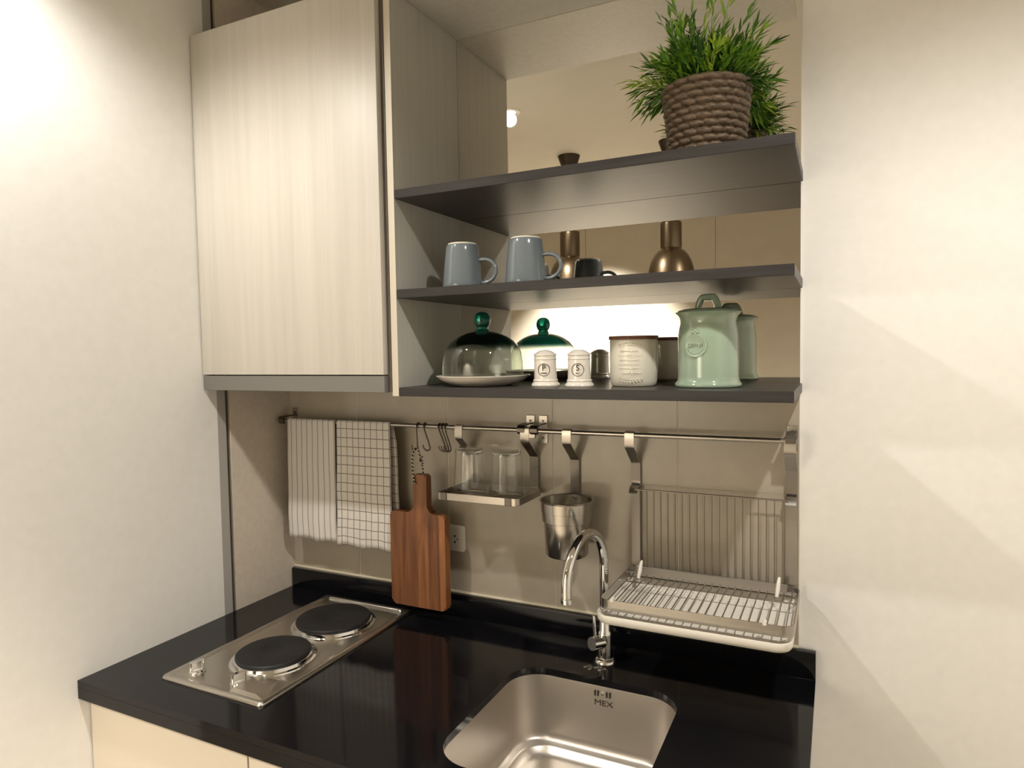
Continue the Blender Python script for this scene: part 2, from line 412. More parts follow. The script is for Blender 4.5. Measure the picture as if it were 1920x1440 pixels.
# ------------------------------------------------------------------ left wall cabinet
cab = thing('wall_cabinet', (-.33, -.16, -.031), 'pale wood-grain wall cabinet with one flat door above the tea towels', 'cabinet')
part('carcass', B().box(XL + .002, -.0185, -.300, 0, -.020, .912, .0008, 1), 'edge_dark', cab)
part('door', B().box(XL + .004, -.028, -.320, -.302, .0175, .912, .0008, 2), 'wood_pale', cab, label='tall flat door in pale vertical wood grain')
part('grip_rail', B().box(XL + .004, -.028, -.318, -.302, -.0245, .0145, .0008, 1).box(XL + .004, -.028, -.302, -.285, -.0245, -.020), 'alu', cab, label='dull grey metal finger rail under the door')
part('end_strip', B().box(-.0275, -.0186, -.303, -.301, -.024, .912), 'edge_dark', cab)

# ------------------------------------------------------------------ open shelves
SW = .8494
zt, zm, zb, th = .4415, .2138, -.0130, .0204
sh = thing('open_shelf_unit', (.42, -.15, -.033), 'open wall shelving with three charcoal shelves to the right of the pale cabinet', 'shelf')
part('side_panel', B().box(-.0175, -.0008, -.300, 0, -.033, .914, .0006, 1), 'wood_grey', sh, label='greyish wood-grain side panel')
part('edge_band', B().box(-.0176, -.0006, -.3012, -.300, -.033, .914), 'edge_pale', sh, label='pale front edge of the side panel')
part('top_panel', B().box(-.0005, SW - .03, -.300, -.0005, .896, .914, .0006, 1), 'wood_grey', sh, label='greyish wood-grain top panel')
for z in (zt, zm, zb):
    part('shelf', B().box(0, SW, -.300, -.0008, z - th, z, .0008, 1), 'dark_lam', sh, label='charcoal shelf board')

# ------------------------------------------------------------------ base cabinet, worktop, sink
base = thing('base_cabinet', (.12, -.33, ZF), 'cream base cabinet run under the black worktop', 'cabinet')
part('carcass', B().box(XL + .002, XL + .020, -.640, -.002, ZF + .10, CT - .043).box(.850, .868, -.640, -.002, ZF + .10, CT - .043).box(XL + .02, .850, -.640, -.002, ZF + .10, ZF + .118).box(XL + .02, .850, -.020, -.002, ZF + .118, CT - .043), 'base_lam', base, smooth=False)
part('plinth', B().box(XL + .002, .868, -.60, -.05, ZF, ZF + .10), 'groove', base, smooth=False)
for i in range(3):
    w = (.868 - XL - .002) / 3; a = XL + .002 + i * w
    part('door', B().box(a + .002, a + w - .002, -.660, -.641, ZF + .105, CT - .047, .001, 1), 'base_lam', base)

SX0, SX1, SY0, SY1, SR = .255, .632, -.600, -.200, .075
def worktop():
    b = B(); bm = b.bm
    hole = rrect(SX0, SX1, SY0, SY1, SR, 10)
    out = [(XL + .001, -.685), (.88, -.685), (.88, -.0001), (XL + .001, -.0001)]
    def loop(pts, z): return [bm.verts.new((x, y, z)) for x, y in pts]
    for z, flip in ((CT, 0), (CT - .016, 1)):
        lo, li = loop(out, z), loop(hole, z)
        es = [bm.edges.new((l[i], l[(i + 1) % len(l)])) for l in (lo, li) for i in range(len(l))]
        bmesh.ops.triangle_fill(bm, edges=es, use_beauty=True, use_dissolve=False)
        if z == CT: T = (lo, li)
        else: D = (lo, li)
    for t, d in zip(T, D):
        for i in range(len(t)):
            j = (i + 1) % len(t); bm.faces.new((t[i], t[j], d[j], d[i]))
    return b
wt = thing('worktop', (.12, -.34, CT - .042), 'glossy black granite worktop with a low upstand along the wall', 'worktop')
part('slab', worktop(), 'granite', wt, smooth=False)
part('front_apron', B().box(XL + .001, .88, -.685, -.663, CT - .042, CT - .0155), 'granite', wt, smooth=False)
part('upstand', B().box(XL + .006, .88, -.020, 0, CT, -.602, .0012, 2), 'granite', wt)

sink = thing('sink', ((SX0 + SX1) / 2, -.40, CT - .20), 'rounded stainless steel sink bowl set under the black worktop', 'sink')
def bowl():
    rings = []
    for off, z, r in ((.012, CT - .0165, SR + .012), (.002, CT - .0165, SR + .002), (.001, CT - .022, SR + .001), (-.012, CT - .140, SR - .006), (-.015, CT - .152, SR - .007),
                      (-.020, CT - .158, SR - .01), (-.030, CT - .160, SR - .014), (-.034, CT - .163, SR - .016), (-.040, CT - .172, SR - .02), (-.055, CT - .178, SR - .024)):
        rings.append([(x, y, z) for x, y in rrect(SX0 - off, SX1 + off, SY0 - off, SY1 + off, r, 10)])
    cxs, cys = (SX0 + SX1) / 2, (SY0 + SY1) / 2
    last = rings[-1]
    for t in (.5, .8):
        rings.append([(x + (cxs - x) * t, y + (cys - y) * t, CT - .178 - .006 * t) for x, y, z in last])
    b = B().loft(rings, cap1=True); return b
part('bowl', bowl(), 'steel_sink', sink, angle=50, recalc=False)
part('drain', B().lathe([(.0, .003), (.020, .003), (.024, .001), (.040, .003), (.043, 0)], ((SX0 + SX1) / 2, (SY0 + SY1) / 2, CT - .185), 40, cap0=False, cap1=False), 'chrome', sink)
ys = SY1 - .0004
ov = B()
for x in (.4372, .4440, .4640, .4715): ov.box(x - .0012, x + .0012, ys - .0035, ys + .0055, -.6950 - .006, -.6950 + .006)
part('overflow', ov, 'black', sink, smooth=False, label='four narrow overflow slots')
part('screw', B().cyl((.4545, ys + .004, -.695), (.4545, ys - .004, -.695), .0028), 'chrome', sink)
tx = text_bm('MEX', .0175, .0006)
for v in tx.bm.verts: v.co = Vector((.4570 + v.co.x * 1.25, ys - .0030 - v.co.z, -.7155 + v.co.y))
part('lettering', tx, 'ink', sink, smooth=False, label='dark letters below the overflow slots')

# ------------------------------------------------------------------ tap
tap = thing('tap', (.432, -.114, CT), 'chrome swan-neck mixer tap behind the sink', 'tap')
tb_ = (.432, -.114)
part('base_ring', B().lathe([(.0255, 0), (.0255, .004), (.022, .009), (.019, .011)], (*tb_, CT), 40), 'chrome', tap)
part('body', B().lathe([(.0175, .010), (.0175, .066), (.0165, .071), (.0135, .078), (.0128, .104), (.0115, .108)], (*tb_, CT), 40), 'chrome', tap)
hd = Vector((-.50, -.86, .10)).normalized(); h0 = Vector((*tb_, CT + .048))
part('lever_hub', B().cyl(h0, h0 + hd * .040, .0155, .0150, 32), 'chrome', tap)
part('lever', B().cyl(h0 + hd * .030 + Vector((0, 0, .01)), h0 + hd * .030 + Vector((-.004, .004, .062)), .0040, .0034, 12), 'chrome', tap)
sd = Vector((-.10, -.995, 0)).normalized(); R = .096; zc0 = -.432
pts = [Vector((*tb_, CT + .10 + (zc0 - CT - .10) * i / 4)) for i in range(4)]
for i in range(0, 25):
    a = PI * i / 24; pts.append(Vector((*tb_, zc0)) + sd * (R - R * math.cos(a)) + Vector((0, 0, R * .97 * math.sin(a))))
pts.append(pts[-1] + Vector((0, 0, -.024)))
part('spout', B().tube(pts, .0108, 20), 'chrome', tap)
part('spout_tip', B().lathe([(.0118, 0), (.0118, .010), (.0108, .011)], pts[-1] - Vector((0, 0, .004)), 24), 'chrome', tap)

# a small splash of water left of the tap foot
wb_ = B()
for x, y, r in ((.405, -.150, .007), (.416, -.156, .006), (.424, -.150, .0055), (.399, -.158, .0045), (.434, -.158, .007), (.411, -.165, .004), (.443, -.152, .004)):
    wb_.lathe([(r, 0), (r * .9, .0009), (r * .5, .0016), (0, .0018)], (x, y, CT + .00005), 16, cap0=True)
tag(part('water_drops', wb_, 'thick_glass'), 'small splash of water drops on the worktop at the tap foot', 'water')

# ------------------------------------------------------------------ hob
hob = thing('hob', (-.305, -.32, CT), 'narrow stainless steel electric hob with two black plates', 'hob')
HX0, HX1, HY0, HY1 = -.462, -.152, -.602, -.045
def hobplate():
    o = rrect(HX0, HX1, HY0, HY1, .010, 4)
    def off(d, z, r): return [(x, y, z) for x, y in rrect(HX0 + d, HX1 - d, HY0 + d, HY1 - d, r, 4)]
    return B().loft([off(0, CT + .0002, .010), off(0, CT + .003, .010), off(.003, CT + .0075, .009), (off(.010, CT + .0080, .008)), off(.018, CT + .0045, .008), off(.020, CT + .0042, .008)], cap0=True, cap1=True)
part('plate', hobplate(), 'steel_hob', hob, angle=60)
for nm, x, y, r in (('large', -.300, -.205, .100), ('small', -.294, -.425, .089)):
    z = CT + .0042
    rg = part('trim_ring', B().lathe([(r + .012, 0), (r + .011, .003), (r + .004, .004), (r + .002, .011), (r - .002, .012), (r - .004, .006)], (x, y, z), 64, cap0=False, cap1=False), 'chrome', hob, label='chrome ring round the %s plate' % ('larger rear' if nm == 'large' else 'smaller front'))
    part('hot_plate', B().lathe([(r - .003, .004), (r - .002, .0165), (r - .005, .0190), (r - .012, .0195), (.030, .0195), (.028, .0185), (0, .0185)], (x, y, z), 64), 'iron', hob, label='%s black cast-iron hot plate' % ('larger rear' if nm == 'large' else 'smaller front'))
part('back_ridge', B().tube([(-.432, -.066, CT + .0045), (-.428, -.066, CT + .0075), (-.182, -.066, CT + .0075), (-.178, -.066, CT + .0045)], .0055, 14), 'chrome', hob)
cp = B()
cp.loft([[(-.262, -.585, CT + .0042), (-.160, -.585, CT + .0042), (-.160, -.500, CT + .0042), (-.262, -.500, CT + .0042)],
         [(-.255, -.580, CT + .012), (-.188, -.580, CT + .012), (-.196, -.508, CT + .0075), (-.255, -.508, CT + .0075)]], cap1=True)
part('control_panel', cp, 'steel_hob', hob, smooth=False)
def knob(x, y):
    k = part('knob', B().lathe([(.019, 0), (.0185, .004), (.016, .006)], (x, y, CT + .0042), 32).prism(rrect(-.0175, .0175, -.0065, .0065, .006, 5), lambda a, c: (x + a * .35 - c * .94, y + a * .94 + c * .35, CT + .0095), lambda a, c: (x + a * .33 - c * .85, y + a * .90 + c * .32, CT + .029)), 'chrome', hob, label='chrome turn knob')
    return k
knob(-.272, -.550); knob(-.405, -.550)

# ------------------------------------------------------------------ towel rails
RY, RZ, RR = -.056, -.1325, .0058
def wall_plate(x, z0, z1, par, w=.024, two=True):
    p = part('wall_plate', B().box(x - w / 2, x + w / 2, -.0035, -.0002, z0, z1, .0008, 1), 'steel', par)
    part('screw', B().cyl((x, -.0034, z1 - .014), (x, -.0052, z1 - .014), .0030, seg=12), 'steel_dark', p)
    if two: part('screw', B().cyl((x, -.0034, z0 + .014), (x, -.0052, z0 + .014), .0030, seg=12), 'steel_dark', p)
    part('bracket_arm', B().strip([(-.003, RZ + .012), (-.030, RZ + .013), (RY - .004, RZ + .011), (RY - .009, RZ + .004), (RY - .009, RZ - .004), (RY - .003, RZ - .009)], x - w / 2 + .002, x + w / 2 - .002, .0030), 'steel_dark', par)
railA = thing('towel_rail', (-.20, -.03, -.17), 'left stainless hanging rail carrying the tea towels and hooks', 'rail')
part('rod', B().cyl((-.622, RY, RZ), (.210, RY, RZ), RR, seg=20), 'steel', railA)
wall_plate(-.606, -.160, -.098, railA); wall_plate(.200, -.160, -.100, railA)
railB = thing('towel_rail', (.54, -.03, -.17), 'right stainless hanging rail carrying the steel pail and the dish rack', 'rail')
part('rod', B().cyl((.2205, RY, RZ - .0015), (.8425, RY, RZ - .0015), RR, seg=20), 'steel', railB)
wall_plate(.2355, -.172, -.100, railB); wall_plate(.8300, -.160, -.106, railB)

# ------------------------------------------------------------------ tea towels
def towel(x0, x1, zf, zb_, name, mat, label, seed, shift):
    rnd = random.Random(seed); ph = [rnd.uniform(0, 6) for _ in range(6)]
    b = B(); bm = b.bm; uvl = bm.loops.layers.uv.new('UVMap')
    path = []                                    # (y, z, s) : front bottom -> over the rod -> back bottom
    top = RZ; r = RR + .0016; n = 26
    for i in range(n): path.append((RY - r, zf + (top - zf) * i / n, 'f'))
    for i in range(9):
        a = PI - PI * i / 8; path.append((RY + r * math.cos(a), top + r * math.sin(a), 't'))
    for i in range(1, n): path.append((RY + r, top + (zb_ - top) * i / (n - 1), 'b'))
    nx = 28; rows = []; s = 0.; prev = None; S = []
    for (y, z, k) in path:
        if prev: s += math.hypot(y - prev[0], z - prev[1])
        prev = (y, z); S.append(s)
        h = min(1., max(0., (top - z) / .30)); row = []
        for i in range(nx + 1):
            t = i / nx
            w = .0035 * h * math.sin(t * 9 + ph[0] + h * 1.2) + .002 * h * math.sin(t * 19 + ph[1])
            flare = (t - .5) * .004 * h
            xx = x0 + (x1 - x0) * t + flare + .0012 * h * math.sin(z * 40 + ph[2])
            zz = z
            if k == 'f':
                yy = y - abs(w) * .9 - .004 * h; zz += (1 - max(0, (z - zf) / .06)) * .003 * math.sin(t * 12 + ph[3]) if z < zf + .06 else 0
            elif k == 'b': yy = min(y + w * .6 + .005 * h, -.004); xx += shift * (1 if h > 0 else 0) * min(1, h * 6)
            else: yy = y
            row.append(bm.verts.new((xx, yy, zz)))
        rows.append(row)
    for j in range(len(rows) - 1):
        for i in range(nx):
            f = bm.faces.new((rows[j][i], rows[j][i + 1], rows[j + 1][i + 1], rows[j + 1][i]))
            for lp, (a, c) in zip(f.loops, ((i, j), (i + 1, j), (i + 1, j + 1), (i, j + 1))): lp[uvl].uv = ((x1 - x0) * a / nx, S[c])
    o = part(name, b, mat, angle=80)
    md = o.modifiers.new('cloth_thickness', 'SOLIDIFY'); md.thickness = .0016; md.offset = 0
    return tag(o, label, 'tea towel', 'tea towels on the rail')
towel(-.580, -.3985, -.484, -.492, 'tea_towel', 'towel_stripe', 'white tea towel with thin grey vertical stripes hanging at the rail end', 3, .004)
towel(-.3905, -.2030, -.489, -.470, 'tea_towel', 'towel_check', 'white tea towel with a dark grid check hanging next to the cutting board', 5, .010)

# ------------------------------------------------------------------ S-hooks
def s_hook(x, top=RZ, L=.066, lean=.0, yaw=0., r=.0021):
    pts = []; r1 = RR + r + .0006
    for i in range(11):
        a = math.radians(200 - 200 * i / 10); pts.append((0, -r1 * -math.cos(a) * -1, r1 * math.sin(a)))
    pts = [(0, r1 * math.cos(math.radians(-20 + 200 * i / 10)), r1 * math.sin(math.radians(-20 + 200 * i / 10))) for i in range(11)]   # from wall side over the top to the front
    zb2 = -L + .010
    pts += [(0, -r1, -.012), (0, -r1 + .002, zb2 * .6), (0, -r1 + .003, zb2)]
    for i in range(1, 9):
        a = math.radians(180 * i / 8); pts.append((0, -r1 + .003 - .009 + .009 * math.cos(a), zb2 - .009 * math.sin(a)))
    pts.append((0, -r1 + .003 - .018, zb2 + .006))
    out = []
    c, s_ = math.cos(yaw), math.sin(yaw)
    for X, Y, Z in pts:
        xx = X + lean * max(0, -Z); 
        k = min(1., max(0., (-Z - .008) / .03))
        y2 = Y; x2 = xx + k * (Y + r1) * math.sin(yaw) * 1.0; y2 = Y if k == 0 else -r1 + (Y + r1) * (1 - k + k * math.cos(yaw))
        out.append((x + x2, RY + y2, top + Z))
    return B().tube(out, r, 10)
hk = part('s_hook', s_hook(-.1130, lean=-.03, yaw=.35), 'steel_dark'); tag(hk, 'dark steel S-hook holding the cutting board cord', 's-hook', 'S-hooks on the rail')
hk = part('s_hook', s_hook(-.0905, lean=.28, yaw=1.1), 'steel_dark'); tag(hk, 'empty dark steel S-hook hanging askew beside the cutting board hook', 's-hook', 'S-hooks on the rail')
for x, ln, lb in ((-.0440, .34, 'left'), (-.0340, .30, 'middle'), (-.0240, .26, 'right')):
    hk = part('s_hook', s_hook(x, lean=ln, yaw=1.1), 'steel_dark'); tag(hk, 'empty dark steel S-hook, the %s one of the tight cluster of three near the tumblers' % lb, 's-hook', 'S-hooks on the rail')

# ------------------------------------------------------------------ cutting board
bd = thing('cutting_board', (-.105, -.071, -.627), 'brown wooden paddle cutting board hanging from a hook on striped cord', 'cutting board')
def board_outline():
    x0, x1, z0, z1 = -.194, -.018, -.627, -.367; hx0, hx1, hz = -.116, -.073, -.262; p = []
    def arc(cx_, cz_, r, a0, a1, n=6):
        for i in range(n + 1):
            a = math.radians(a0 + (a1 - a0) * i / n); p.append((cx_ + r * math.cos(a), cz_ + r * math.sin(a)))
    arc(x0 + .012, z0 + .012, .012, 180, 270); arc(x1 - .012, z0 + .012, .012, 270, 360)
    arc(x1 - .012, z1 - .012, .012, 0, 90); arc(hx1 + .016, z1 + .016, .016, 270, 180)
    arc(hx1 - .006, hz - .006, .006, 0, 90); arc(hx0 + .006, hz - .006, .006, 90, 180)
    arc(hx0 - .016, z1 + .016, .016, 0, -90); arc(x0 + .012, z1 - .012, .012, 90, 180)
    return p
bb = B().prism(board_outline(), lambda x, z: (x, -.085, z), lambda x, z: (x, -.060, z))
ed = [e for e in bb.bm.edges if all(abs(v.co.y - e.verts[0].co.y) < 1e-6 for v in e.verts)]
bmesh.ops.bevel(bb.bm, geom=ed, offset=.003, segments=3, affect='EDGES')
part('board', bb, 'board', bd, angle=40)
part('cord_hole', B().cyl((-.1075, -.0862, -.284), (-.1075, -.0588, -.284), .0052, seg=20), 'groove', bd)
cdp = []
hx, hz = -.1150, -.1880                    # bottom of the hook
loop = [(-.1075, -.0875, -.286), (-.1105, -.0885, -.270), (-.1135, -.0880, -.245), (-.1160, -.083, -.215), (hx, -.0745, hz - .008), (hx + .004, -.0665, hz - .003), (hx + .006, -.0640, -.200), (-.1030, -.064, -.225), (-.0990, -.060, -.250), (-.1010, -.0565, -.272), (-.1075, -.0565, -.286), (-.1080, -.070, -.2865)]
def smooth_loop(P, n=8):
    P = [Vector(p) for p in P]; out = []
    for i in range(len(P)):
        a, b_, c, d = P[i - 1], P[i], P[(i + 1) % len(P)], P[(i + 2) % len(P)]
        for k in range(n):
            t = k / n; out.append(.5 * ((2 * b_) + (c - a) * t + (2 * a - 5 * b_ + 4 * c - d) * t * t + (3 * b_ - a - 3 * c + d) * t ** 3))
    return out
cb_ = B().tube(smooth_loop(loop), .0021, 8, closed=True, uv=True)
for e_ in ([(-.1015, -.0640, -.226), (-.0965, -.069, -.222), (-.0920, -.073, -.215), (-.0895, -.075, -.213)], [(-.1010, -.0640, -.228), (-.0950, -.068, -.236), (-.0905, -.071, -.232), (-.0880, -.073, -.226)], [(-.1025, -.0640, -.224), (-.0995, -.072, -.214), (-.0965, -.075, -.206)]):
    cb_.tube(e_, .0019, 8, uv=True)
kb = B(); kb.lathe([(0, -.0045), (.003, -.0035), (.0045, 0), (.003, .0035), (0, .0045)], (-.1015, -.0645, -.2255), 12)
cord = part('cord', cb_, 'cord', bd, label='black and white twisted cord loop'); part('knot', kb, 'cord', cord)

# ------------------------------------------------------------------ hangers used on the rails
def hanger(x0, x1, zend, top=RZ, y_wall=-.0085):
    p = [(RY + RR + .0016, top - .004), (RY + RR + .0014, top + .003), (RY + .002, top + RR + .0018), (RY - RR - .0010, top + .004), (RY - RR - .0022, top - .004), (RY - RR - .0024, top - .026), (RY - RR + .001, top - .031), (y_wall - .004, top - .069), (y_wall, top - .076), (y_wall, zend)]
    return B().strip(p, x0, x1, .0018)

# glass tray
tr = thing('hanging_tray', (.117, -.08, -.308), 'narrow steel hanging tray holding two upturned tumblers', 'tray')
part('hanger', hanger(.007, .029, -.300), 'steel', tr); part('hanger', hanger(.1985, .2225, -.300), 'steel', tr)
part('frame', B().band(rrect(.003, .231, -.152, -.0105, .010, 5), -.3055, -.2880, .0022), 'steel', tr)
part('tray_floor', B().box(.0045, .2295, -.1505, -.0120, -.3060, -.3035), 'steel_dark', tr, smooth=False)
for x in (.014, .196): part('clip', B().box(x, x + .018, -.1555, -.1495, -.3066, -.2872, .0008, 1), 'steel_dark', tr)
part('cup_stop', B().tube([(.010, -.140, -.300), (.100, -.140, -.3), (.224, -.140, -.300)], .0016, 8), 'wire', tr)

# tumblers (upside down)
def tumbler(x, y, z, label):
    t = thing('tumbler', (x, y, z), label, 'glass', 'upturned tumblers')
    prof = [(.0440, .0005), (.0446, .002), (.0430, .030), (.0405, .070), (.0385, .105), (.0378, .118), (.0360, .1225), (.0340, .1240), (0, .1235)]
    seg = 48; b = B(); b.lathe(prof, (x, y, z), seg, cap0=False)
    for v in b.bm.verts:      # fluted wall
        d = Vector((v.co.x - x, v.co.y - y)); hgt = v.co.z - z
        if d.length > .02 and .02 < hgt < .11:
            a = math.atan2(d.y, d.x); k = 1 + .018 * math.cos(a * 12); v.co.x = x + d.x * k; v.co.y = y + d.y * k
    part('wall', b, 'tumbler', t, angle=60)
    part('rim', B().tube([(x + .0440 * math.cos(2 * PI * i / 40), y + .0440 * math.sin(2 * PI * i / 40), z + .0014) for i in range(40)], .0013, 8, closed=True), 'thick_glass', t)
    part('thick_base', B().lathe([(0, .1080), (.030, .1082), (.0350, .1100), (.0366, .1140), (.0355, .1195), (.0330, .1222), (0, .1222)], (x, y, z), seg, cap0=False, cap1=False), 'thick_glass', t)
    return t
tumbler(.0625, -.085, -.3035, 'clear upturned tumbler on the left of the hanging tray')
tumbler(.1690, -.085, -.3035, 'clear upturned tumbler on the right of the hanging tray, near the steel pail')

# steel pail
pl = thing('utensil_pail', (.327, -.080, -.432), 'brushed steel utensil pail hanging from the rail behind the tap', 'pail')
part('hanger', hanger(.3115, .3345, -.330, RZ - .0015), 'steel', pl)
part('pail', B().lathe([(0, -.4295), (.044, -.4315), (.0495, -.4300), (.0520, -.4260), (.0545, -.3520), (.0548, -.3470), (.0596, -.3450), (.0600, -.3250), (.0600, -.3225), (.0622, -.3215), (.0628, -.2985), (.0652, -.2965), (.0655, -.2948), (.0640, -.2940), (.0612, -.2960), (.0598, -.3200), (.0540, -.3480), (.0500, -.4240), (0, -.4270)], (.327, -.080, 0), 64, cap0=False, cap1=False), 'steel_v', pl)
part('hook_tab', B().strip([(-.0085, -.330), (-.012, -.334), (-.018, -.330), (-.019, -.300)], .3125, .3335, .0018), 'steel', pl)

# ------------------------------------------------------------------ dish rack
rk = thing('dish_rack', (.655, -.12, -.482), 'steel wire dish rack hanging from the rail at the right', 'dish rack')
for x0, x1 in ((.4690, .4915), (.8170, .8415)):
    up = part('upright', hanger(x0, x1, -.470, RZ - .0015), 'steel', rk)
    part('hook_tab', B().strip([(-.0100, -.262), (-.022, -.264), (-.030, -.270), (-.034, -.2775)], x0 + .001, x1 - .001, .0022), 'steel', up)
    part('hook_slot', B().box(x0 + .002, x1 - .002, -.0125, -.0098, -.2700, -.2585), 'black', up, smooth=False)
    part('foot', B().box(x0 - .001, x1 + .001, -.030, -.006, -.4745, -.4700, .0008, 1), 'steel', up)
GX0, GX1, GY = .4905, .8190, -.032
part('top_wire', B().cyl((GX0 - .006, GY, -.2680), (GX1 + .006, GY, -.2680), .0020, seg=10), 'wire', rk)
nw = 20
for i in range(nw):
    x = GX0 + .006 + (GX1 - GX0 - .012) * i / (nw - 1)
    part('back_wire', B().cyl((x, GY, -.2680), (x, GY, -.4540), .00115, seg=8), 'wire', rk)
part('lower_bar', B().box(GX0 - .004, GX1 + .004, GY - .006, GY - .002, -.4710, -.4515, .001, 1), 'steel', rk)
part('tray_frame', B().band(rrect(.4660, .8470, -.250, -.013, .022, 6), -.4830, -.4610, .0022), 'steel', rk)
nb = 22
for i in range(nb):
    x = .4800 + (.8330 - .4800) * i / (nb - 1)
    part('plate_wire', B().tube([(x, -.249, -.4670), (x, -.110, -.4690), (x, -.085, -.4700), (x, -.065, -.4755), (x, -.040, -.4735), (x, GY - .001, -.4700)], .00125, 8), 'wire', rk)
part('cross_wire', B().cyl((.467, -.090, -.4725), (.846, -.090, -.4725), .0018, seg=10), 'wire', rk)
for x in (.503, .806):
    pr = B().tube([(x - .010, -.2525, -.4605), (x - .010, -.240, -.4600)], .0040, 12)
    part('end_cap', pr, 'white_plastic', rk, label='small white plastic wire cap')
    part('plate_prong', B().tube([(x - .002, -.070, -.4700), (x, -.062, -.455), (x + .001, -.055, -.440), (x + .002, -.050, -.4330)], [.0036, .0046, .0040, .0026], 10), 'white_plastic', rk, label='white plastic plate prong')
dt = thing('drip_tray', (.655, -.14, -.516), 'white plastic drip tray under the wire dish rack', 'tray')
def trayshell():
    def rr(o, z, r): return [(x, y, z) for x, y in rrect(.4600 + o, .8470 - o, -.277 + o, -.012 - o, r, 8)]
    return B().loft([rr(.014, -.5070, .022), rr(.004, -.5045, .030), rr(.0005, -.4990, .033), rr(0, -.4870, .033), rr(.0012, -.4858, .032), rr(.0032, -.4866, .030), rr(.0060, -.4950, .028), rr(.016, -.4995, .020)], cap0=True, cap1=True)
part('tray', trayshell(), 'white_plastic', dt, angle=50)
part('rib', B().box(.49, .82, -.046, -.043, -.4998, -.4960, .0005, 1), 'white_plastic', dt)

# wall socket
so = thing('wall_socket', (-.028, -.004, -.484), 'white wall socket plate half hidden behind the cutting board', 'socket')
part('cover', B().prism(rrect(-.072, -.0015, -.4840, -.4110, .007, 5), lambda x, z: (x, -.0002, z), lambda x, z: (x, -.0085, z)), 'white_plastic', so)
part('pin_hole', B().cyl((-.0330, -.0080, -.442), (-.0330, -.0088, -.442), .0028, seg=14), 'black', so)
part('pin_hole', B().cyl((-.0330, -.0080, -.459), (-.0330, -.0088, -.459), .0028, seg=14), 'black', so)
part('pin_hole', B().cyl((-.0240, -.0080, -.4505), (-.0240, -.0088, -.4505), .0020, seg=14), 'black', so)

# ------------------------------------------------------------------ bottom shelf
# cake plate and glass dome
PC = (.160, -.184)
tag(part('cake_plate', B().lathe([(0, .0), (.066, 0), (.070, .0015), (.083, .0060), (.103, .0150), (.1105, .0225), (.1118, .0240), (.1105, .0250), (.102, .0195), (.090, .0150), (0, .0125)], (*PC, zb), 72, cap0=False, cap1=False), 'white_ceramic', angle=50), 'shallow white ceramic plate under the glass dome', 'plate')
dm = thing('glass_dome', (*PC, zb + .0155), 'clear glass cake dome with dark green crown on the white plate', 'glass dome')
DZ = zb + .0155
prof = [(.0965, .0), (.0970, .004), (.0972, .030), (.0958, .046), (.0918, .062), (.0850, .077), (.0750, .089), (.0610, .0995), (.0450, .1070), (.0280, .1115), (.0150, .1125)]
M['dome'] = mat_thin_glass('tinted_dome_glass', (.90, .945, .905), (.018, .105, .092), .064, .086, 1.6)
# the lettering of heights is local to the dome
part('dome', B().lathe(prof, (*PC, DZ), 72, cap0=False, cap1=False), 'dome', dm, angle=70)
part('knob', B().lathe([(.0180, .1112), (.0150, .1165), (.0135, .1205), (.0140, .1225), (.0172, .1268), (.0194, .1340), (.0198, .1405), (.0180, .1485), (.0138, .1545), (.0074, .1580), (0, .1590)], (*PC, DZ), 40, cap0=False, cap1=False), 'green_knob', dm, angle=70)

# shakers
def shaker(x, y, letter, sub, label):
    t = thing('%s_shaker' % sub.lower(), (x, y, zb), label, 'shaker', 'white shakers')
    R0 = .0256
    part('body', B().lathe([(0, 0), (.0310, 0), (.0322, .0025), (.0312, .0060), (.0285, .0085), (.0272, .0105), (.0280, .0130), (.0272, .0152), (R0, .0165), (R0 - .0012, .0590), (R0 - .0002, .0604), (R0 - .0002, .0622), (R0 - .0014, .0635), (R0 - .0014, .0690)], (x, y, zb), 56, cap0=False, cap1=False), 'white_ceramic', t, angle=35)
    part('cap', B().lathe([(R0 - .0012, .0688), (R0 + .0004, .0694), (R0 + .0004, .0722), (R0 - .0010, .0730), (.0215, .0748), (.0150, .0790), (.0085, .0812), (0, .0818)], (x, y, zb), 48, cap0=False, cap1=False), 'white_ceramic', t, angle=35)
    a0 = math.atan2(cx - x, y - cy) - .13
    b = B(); ring_flat(b, .0130, .0141, .0004); wrap(b, (x, y), R0, a0, zb + .0375)
    e = part('emblem_ring', b, 'ink', t, smooth=False, label='thin dark printed circle')
    b = text_bm(letter, .0185, .0004); wrap(b, (x, y), R0, a0, zb + .0412); part('letter', b, 'ink', t, smooth=False, label='dark printed letter %s' % letter)
    b = text_bm(sub.upper(), .0045, .0004); wrap(b, (x, y), R0, a0, zb + .0298); part('small_print', b, 'ink', t, smooth=False, label='tiny dark printed word under the letter')
    return t
shaker(.325, -.194, 'P', 'Pepper', 'white ceramic shaker printed with a P in a circle, beside the glass dome')
shaker(.406, -.194, 'S', 'Salt', 'white ceramic shaker printed with an S in a circle, left of the cream jar')

